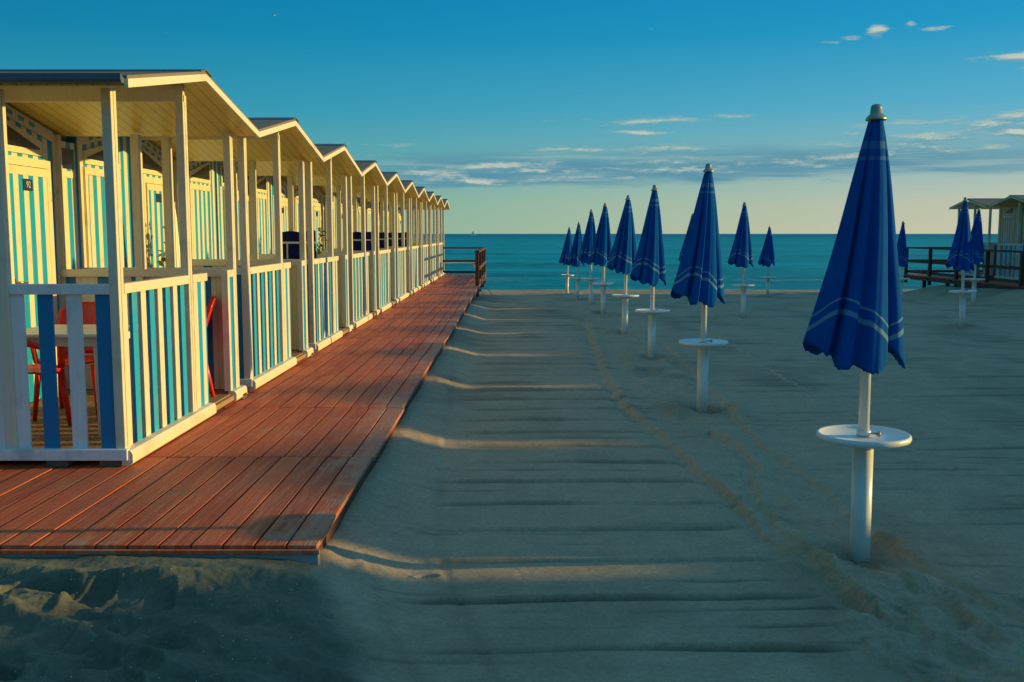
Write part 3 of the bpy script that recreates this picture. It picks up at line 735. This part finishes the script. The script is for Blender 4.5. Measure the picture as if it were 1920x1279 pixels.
U_LAB = ['largest closed blue umbrella, nearest the camera, its white pole carrying a round tray',
         'second nearest closed blue umbrella, standing left of the largest one',
         'third closed blue umbrella back in the row beside the boardwalk',
         'fourth closed blue umbrella back in the row beside the boardwalk',
         'fifth closed blue umbrella back in the row beside the boardwalk',
         'sixth closed blue umbrella back, third from the sea end of its row',
         'seventh closed blue umbrella back, next to the farthest of its row',
         'farthest and leftmost closed blue umbrella of the row, just before the sea',
         'lone closed blue umbrella standing between the two nearest ones',
         'closed blue umbrella almost hidden behind the second nearest one',
         'small far closed blue umbrella near the shore, left of the largest one',
         'small closed blue umbrella just right of the largest one, before the right railing',
         'closed blue umbrella in front of the right-hand huts, the nearer of the overlapping pair',
         'closed blue umbrella in front of the right-hand railing, the farther of the overlapping pair']
pu = make_umbrella()
rr = random.Random(11)
for i, (x, y) in enumerate(UMB):
    o = pu if i == 0 else copy_tree(pu)
    gzz = float(np.mean([sand(np.array([x + a]), np.array([y + b]))[0][0] for a, b in ((.3, 0), (-.3, 0), (0, .3), (0, -.3))])) - .015
    o.location = (x, y, gzz - (.0 if i else .0))
    if i:
        o.rotation_euler = (R(rr.uniform(-1.2, 1.2)), R(rr.uniform(-1.2, 1.2)), R(rr.uniform(-15, 13)))
        for c in o.children:
            if c.name.startswith('canopy'): c.data = CAN[1 + i % 3] if i % 4 else CAN[0]; kz = rr.uniform(.955, .985); c.scale = (rr.uniform(.88, .99), rr.uniform(.9, 1.), kz); c.location.z = 2.325 * (1 - kz)
    else: o.rotation_euler = (0, R(-.35), 0)
    o.scale = (1, 1, .968)
    tag(o, U_LAB[i], 'umbrella', 'closed blue beach umbrellas')

# ------------------------------------------------------------------ railings at the sea ends
def railing(name, segs, label, group=None):
    x0, y0 = segs[0][0]; r = empty(name, (x0, y0, .22)); zt = .97
    for si, (a, b) in enumerate(segs):
        a = Vector((a[0] - x0, a[1] - y0, 0)); b = Vector((b[0] - x0, b[1] - y0, 0)); L = (b - a).length; n = max(1, round(L / 2.2)); d = (b - a) / n
        up = Vector((0, 0, 1)); sd = d.normalized().cross(up)
        for k in range(n + (1 if si == len(segs) - 1 else 0)):
            p = a + d * k; m = MB(); m.box(p.x - .05, p.x + .05, p.y - .05, p.y + .05, -.3, zt - .03); m.build('post', M['rail'], r, .006)
        for z, h, w in ((zt, .055, .14), (zt - .48, .10, .035), (zt - .86, .09, .035)):
            if z < .3 and name == 'low': continue
            m = MB(); m.beam(a + up * z + sd * (.0 if h < .06 else .055), b + up * z + sd * (.0 if h < .06 else .055), w, h); m.build('rail', M['rail'], r, .004)
    tag(r, label, 'railing'); return r
railing('wooden_railing', [((-.99, 28.3), (-.99, 35.75)), ((-.99, 35.75), (-6.7, 35.75))], 'dark brown wooden railing around the sea end of the left boardwalk')
railing('wooden_railing', [((14.42, 28.2), (14.42, 36.5)), ((14.42, 36.5), (20.3, 36.5))], 'dark brown wooden railing around the sea end of the right boardwalk')
# white bench at the sea end
b = empty('bench', (-2.1, 34.6, .22)); 
m = MB()
for k in range(4): m.box(-1.5, .95, -.2 + k * .105, -.2 + k * .105 + .09, .46, .49)
m.build('seat', M['plastic_white'], b, .003)
for sx in (-1.35, .8):
    for q in (-1, 1): MB().beam((sx + (.22 if sx > 0 else -.22), q * .18, 0), (sx - (.05 if sx > 0 else -.05), q * .14, .46), .05, .05).build('leg', M['plastic_white'], b, .003)
tag(b, 'long white bench with splayed legs by the railing at the sea end', 'bench')
# ropes from the deck corner into the sand
for i, (p, q, lab) in enumerate((((-.92, 28.2), (.05, 27.2), 'white rope lying from the boardwalk edge over the sand, the nearer one'), ((-.9, 31.), (.3, 30.6), 'white rope lying from the boardwalk edge over the sand, the farther one'))):
    pts = []
    for k in range(14):
        t = k / 13; x = p[0] + (q[0] - p[0]) * t; y = p[1] + (q[1] - p[1]) * t + .1 * math.sin(t * 5)
        z0 = gz(x, y) + .02; pts.append((x, y, max(z0, .18 - t * 1.6)))
    tag(MB().tube(pts, .013, 6).build('rope', M['rope']), lab, 'rope')

# ------------------------------------------------------------------ porch furniture
FL = .22 + .085
def make_chair():
    c = empty('plastic_chair', (0, 0, 0)); red = M['plastic_red']
    # seat: curved shell, faces +x
    def shell(fx, nu, nv, th, name, parent=None):
        vs = []; fs = []
        for i in range(nu + 1):
            for j in range(nv + 1): vs.append(fx(i / nu, j / nv))
        fs = [(i * (nv + 1) + j, (i + 1) * (nv + 1) + j, (i + 1) * (nv + 1) + j + 1, i * (nv + 1) + j + 1) for i in range(nu) for j in range(nv)]
        o = MB().add(vs, fs, 0, True).build(name, red, parent); md = o.modifiers.new('thickness', 'SOLIDIFY'); md.thickness = th; md.offset = 0
        return o
    shell(lambda u, v: (-.21 + .43 * u, (v - .5) * (.42 + .04 * u), .43 + .012 * math.cos((v - .5) * 6) * -1 - .05 * max(0, u - .8) * 2 + .012), 10, 10, .012, 'seat', c)
    def back(u, v):     # u up, v across
        y = (v - .5) * (.44 + .03 * math.sin(u * 3)); lean = -.20 - .13 * u; bow = .05 * math.cos((v - .5) * 3.1)
        top = .40 * u - .06 * u * (abs(v - .5) * 2) ** 3
        return (lean - bow + .03, y, .45 + top)
    bk = shell(back, 12, 14, .012, 'backrest', c)
    for s in (-1, 1):
        MB().tube([(.21, s * .20, .42), (.25, s * .235, .0)], [.026, .017], 8).build('leg', red, c)
        MB().tube([(-.20, s * .20, .44), (-.29, s * .235, .0)], [.028, .017], 8).build('leg', red, c)
        MB().tube([(-.25, s * .225, .64), (-.10, s * .26, .665), (.12, s * .262, .66), (.215, s * .245, .62), (.215, s * .215, .43)], [.02, .024, .024, .022, .02], 8).build('armrest', red, c)
    return c
pc = make_chair()
CH = [(-3.36, 7.62, R(-86), 'red plastic chair with its back above the white table in the nearest porch'),
      (-3.42, 6.88, R(12), 'red plastic chair pulled up at the left end of the white table'),
      (-2.92, 8.58, R(200), 'red plastic chair seen through the gate opening of the nearest hut')]
for i, (x, y, rz, lab) in enumerate(CH):
    o = pc if i == 0 else copy_tree(pc); o.location = (x, y, FL); o.rotation_euler = (0, 0, rz); tag(o, lab, 'chair', 'red plastic chairs in the nearest porch')
t = empty('plastic_table', (-3.12, 7.05, FL))
MB().box(-.36, .36, -.36, .36, .69, .72).build('table_top', M['plastic_white'], t, .012)
MB().box(-.32, .32, -.32, .32, .63, .688).build('apron', M['plastic_white'], t, .006)
for sx in (-1, 1):
    for sy in (-1, 1):
        m = MB(); m.beam((sx * .31, sy * .31, .0), (sx * .29, sy * .29, .63), .05, .05); m.build('leg', M['plastic_white'], t, .008)
tag(t, 'square white plastic table in the nearest porch behind the picket fence', 'table')
# folded white parasol leaning in the second porch
p = empty('folded_parasol', (-3.57, 10.4, FL)); p.rotation_euler = (R(2), R(3), 0)
vs = []; fs = []; n = 32
for i in range(13):
    t_ = i / 12; z = 1.66 - 1.25 * t_
    for k in range(n): a = 2 * math.pi * k / n; r_ = .014 + (.04 + .085 * t_) * t_ ** .5 * (1 + .28 * math.cos(a * 8)); vs.append((r_ * math.cos(a), r_ * math.sin(a), z))
fs = [(i * n + k, i * n + (k + 1) % n, (i + 1) * n + (k + 1) % n, (i + 1) * n + k) for i in range(12) for k in range(n)]
MB().add(vs, fs, 0, True).build('canopy', M['plastic_white'], p)
MB().lathe([(.014, .02), (.014, 1.72)], 10).build('pole', M['whitemetal'], p); MB().lathe([(.2, 0), (.2, .05), (.04, .09)], 24).build('base', M['plastic_white'], p)
tag(p, 'folded white parasol standing in the porch of the second hut', 'parasol')
# navy cloths hung over the partitions
for k, (hk, xa, xb, lab) in enumerate(((2, -3.52, -2.92, 'navy blue cloth screen with white straps, the nearest and largest one'),
                                       (4, -3.42, -2.95, 'navy blue cloth screen in the middle of the left hut row'),
                                       (5, -3.35, -3.02, 'navy blue cloth screen halfway down the hut row, beyond the middle one'),
                                       (6, -3.4, -2.85, 'farthest navy blue cloth screen among the left huts'))):
    y = 7.48 + 3.05 * hk + YC + .0; z0, z1 = 1.30, 1.73
    c = empty('cloth_screen', (xa, y - .075, z0)); w = xb - xa; nn = 24
    vs = []; fs = []
    for i in range(nn + 1):
        for j in range(9):
            u = i / nn; v = j / 8; vs.append((w * u, .012 * math.sin(u * 14) * (1 - v * .6), (z1 - z0) * v - .008 * math.sin(u * math.pi * 4) * v))
    fs = [(i * 9 + j, (i + 1) * 9 + j, (i + 1) * 9 + j + 1, i * 9 + j + 1) for i in range(nn) for j in range(8)]
    o = MB().add(vs, fs, 0, True).build('cloth', M['navy'], c); md = o.modifiers.new('thickness', 'SOLIDIFY'); md.thickness = .006
    MB().box(0, w, -.026, -.020, .25, .28).build('strap', M['trim'], c)
    if k == 0: MB().box(.17, .19, -.026, -.021, .01, .248).build('strap', M['trim'], c)
    for q in (.012, w - .012): MB().lathe([(.010, -.3), (.010, .44)], 8, (q, .022, 0)).build('pole', M['rail'], c)
    tag(c, lab, 'cloth screen', 'navy cloths among the huts')
# potted plants
def make_plant(seed):
    r = random.Random(seed); p = empty('potted_plant', (0, 0, 0))
    MB().lathe([(.11, 0), (.15, .28), (.165, .28), (.165, .31), (.14, .31), (.135, .27)], 20).build('pot', M['pot'], p)
    m = MB(); tips = []
    for k in range(7):
        a = r.uniform(0, 6.28); q = r.uniform(.03, .13); H = r.uniform(1.15, 1.62); pts = [(0, 0, .27), (q * .4 * math.cos(a), q * .4 * math.sin(a), H * .6), (q * math.cos(a), q * math.sin(a), H)]
        m.tube(pts, [.008, .006, .003], 5); tips.append(pts)
    m.build('stem', M['rail'], p)
    m = MB()
    for pts in tips:
        for j in range(26):
            t_ = r.uniform(.35, 1.02); P = Vector(pts[1]).lerp(Vector(pts[2]), (t_ - .35) / .65) if t_ > .35 else Vector(pts[1])
            P += Vector((r.gauss(0, .02), r.gauss(0, .02), 0))
            d = Vector((r.gauss(0, 1), r.gauss(0, 1), r.gauss(.2, .6))).normalized(); s = d.cross(Vector((r.gauss(0, 1), r.gauss(0, 1), 1))).normalized(); L = r.uniform(.05, .10); w_ = L * .28
            m.add([P, P + d * L * .5 + s * w_, P + d * L, P + d * L * .5 - s * w_], [(0, 1, 2, 3)])
    m.build('foliage', M['leaf'], p); return p
for x, y, sd, lab in ((-3.72, 10.95, 1, 'leafy potted plant beside the folded white parasol in the second porch'),
                      (-3.14, 15.9, 2, 'tall potted plant rising above the fence beyond the nearest navy cloth')):
    o = make_plant(sd); o.location = (x, y, FL); tag(o, lab, 'plant', 'potted plants in the porches')

# ------------------------------------------------------------------ far small things
b = empty('sailboat', (-52., 1350., -.75))
m = MB(); m.hexa([(-3.5, -1, 0), (3.2, -.8, 0), (3.2, .8, 0), (-3.5, 1, 0), (-4, -1.3, 1.3), (4.6, -.3, 1.5), (4.6, .3, 1.5), (-4, 1.3, 1.3)]); m.build('hull', M['bird'], b)
m = MB(); m.add([(-3.2, 0, 2.), (.6, 0, 2.), (.6, 0, 6.5), (-3.2, .05, 2.), (.6, .05, 2.), (.6, .05, 6.5)], [(0, 1, 2), (5, 4, 3), (0, 1, 4, 3), (1, 2, 5, 4), (2, 0, 3, 5)]); m.build('sail', M['bird'], b)
tag(b, 'tiny white boat on the sea near the horizon', 'boat')
g = MB()
for s in (-1, 1):
    g.hexa([(0, -.08, 0), (0, .08, 0), (s * .35, .10, .12), (s * .35, -.03, .12), (0, -.08, .02), (0, .08, .02), (s * .35, .10, .14), (s * .35, -.03, .14)])
    g.hexa([(s * .351, -.03, .12), (s * .351, .10, .12), (s * .72, .12, .04), (s * .72, .08, .04), (s * .351, -.03, .14), (s * .351, .10, .14), (s * .72, .12, .05), (s * .72, .08, .05)])
g.tube([(0, -.25, 0), (0, -.18, .01), (0, 0, .01), (0, .2, 0), (0, .3, .01)], [.01, .04, .06, .04, .02], 8)
o = g.build('seagull', M['bird']); o.scale = (.4, .4, .4); o.location = (-13.9, 60., 14.4); tag(o, 'small white gull flying high above the left huts', 'bird')
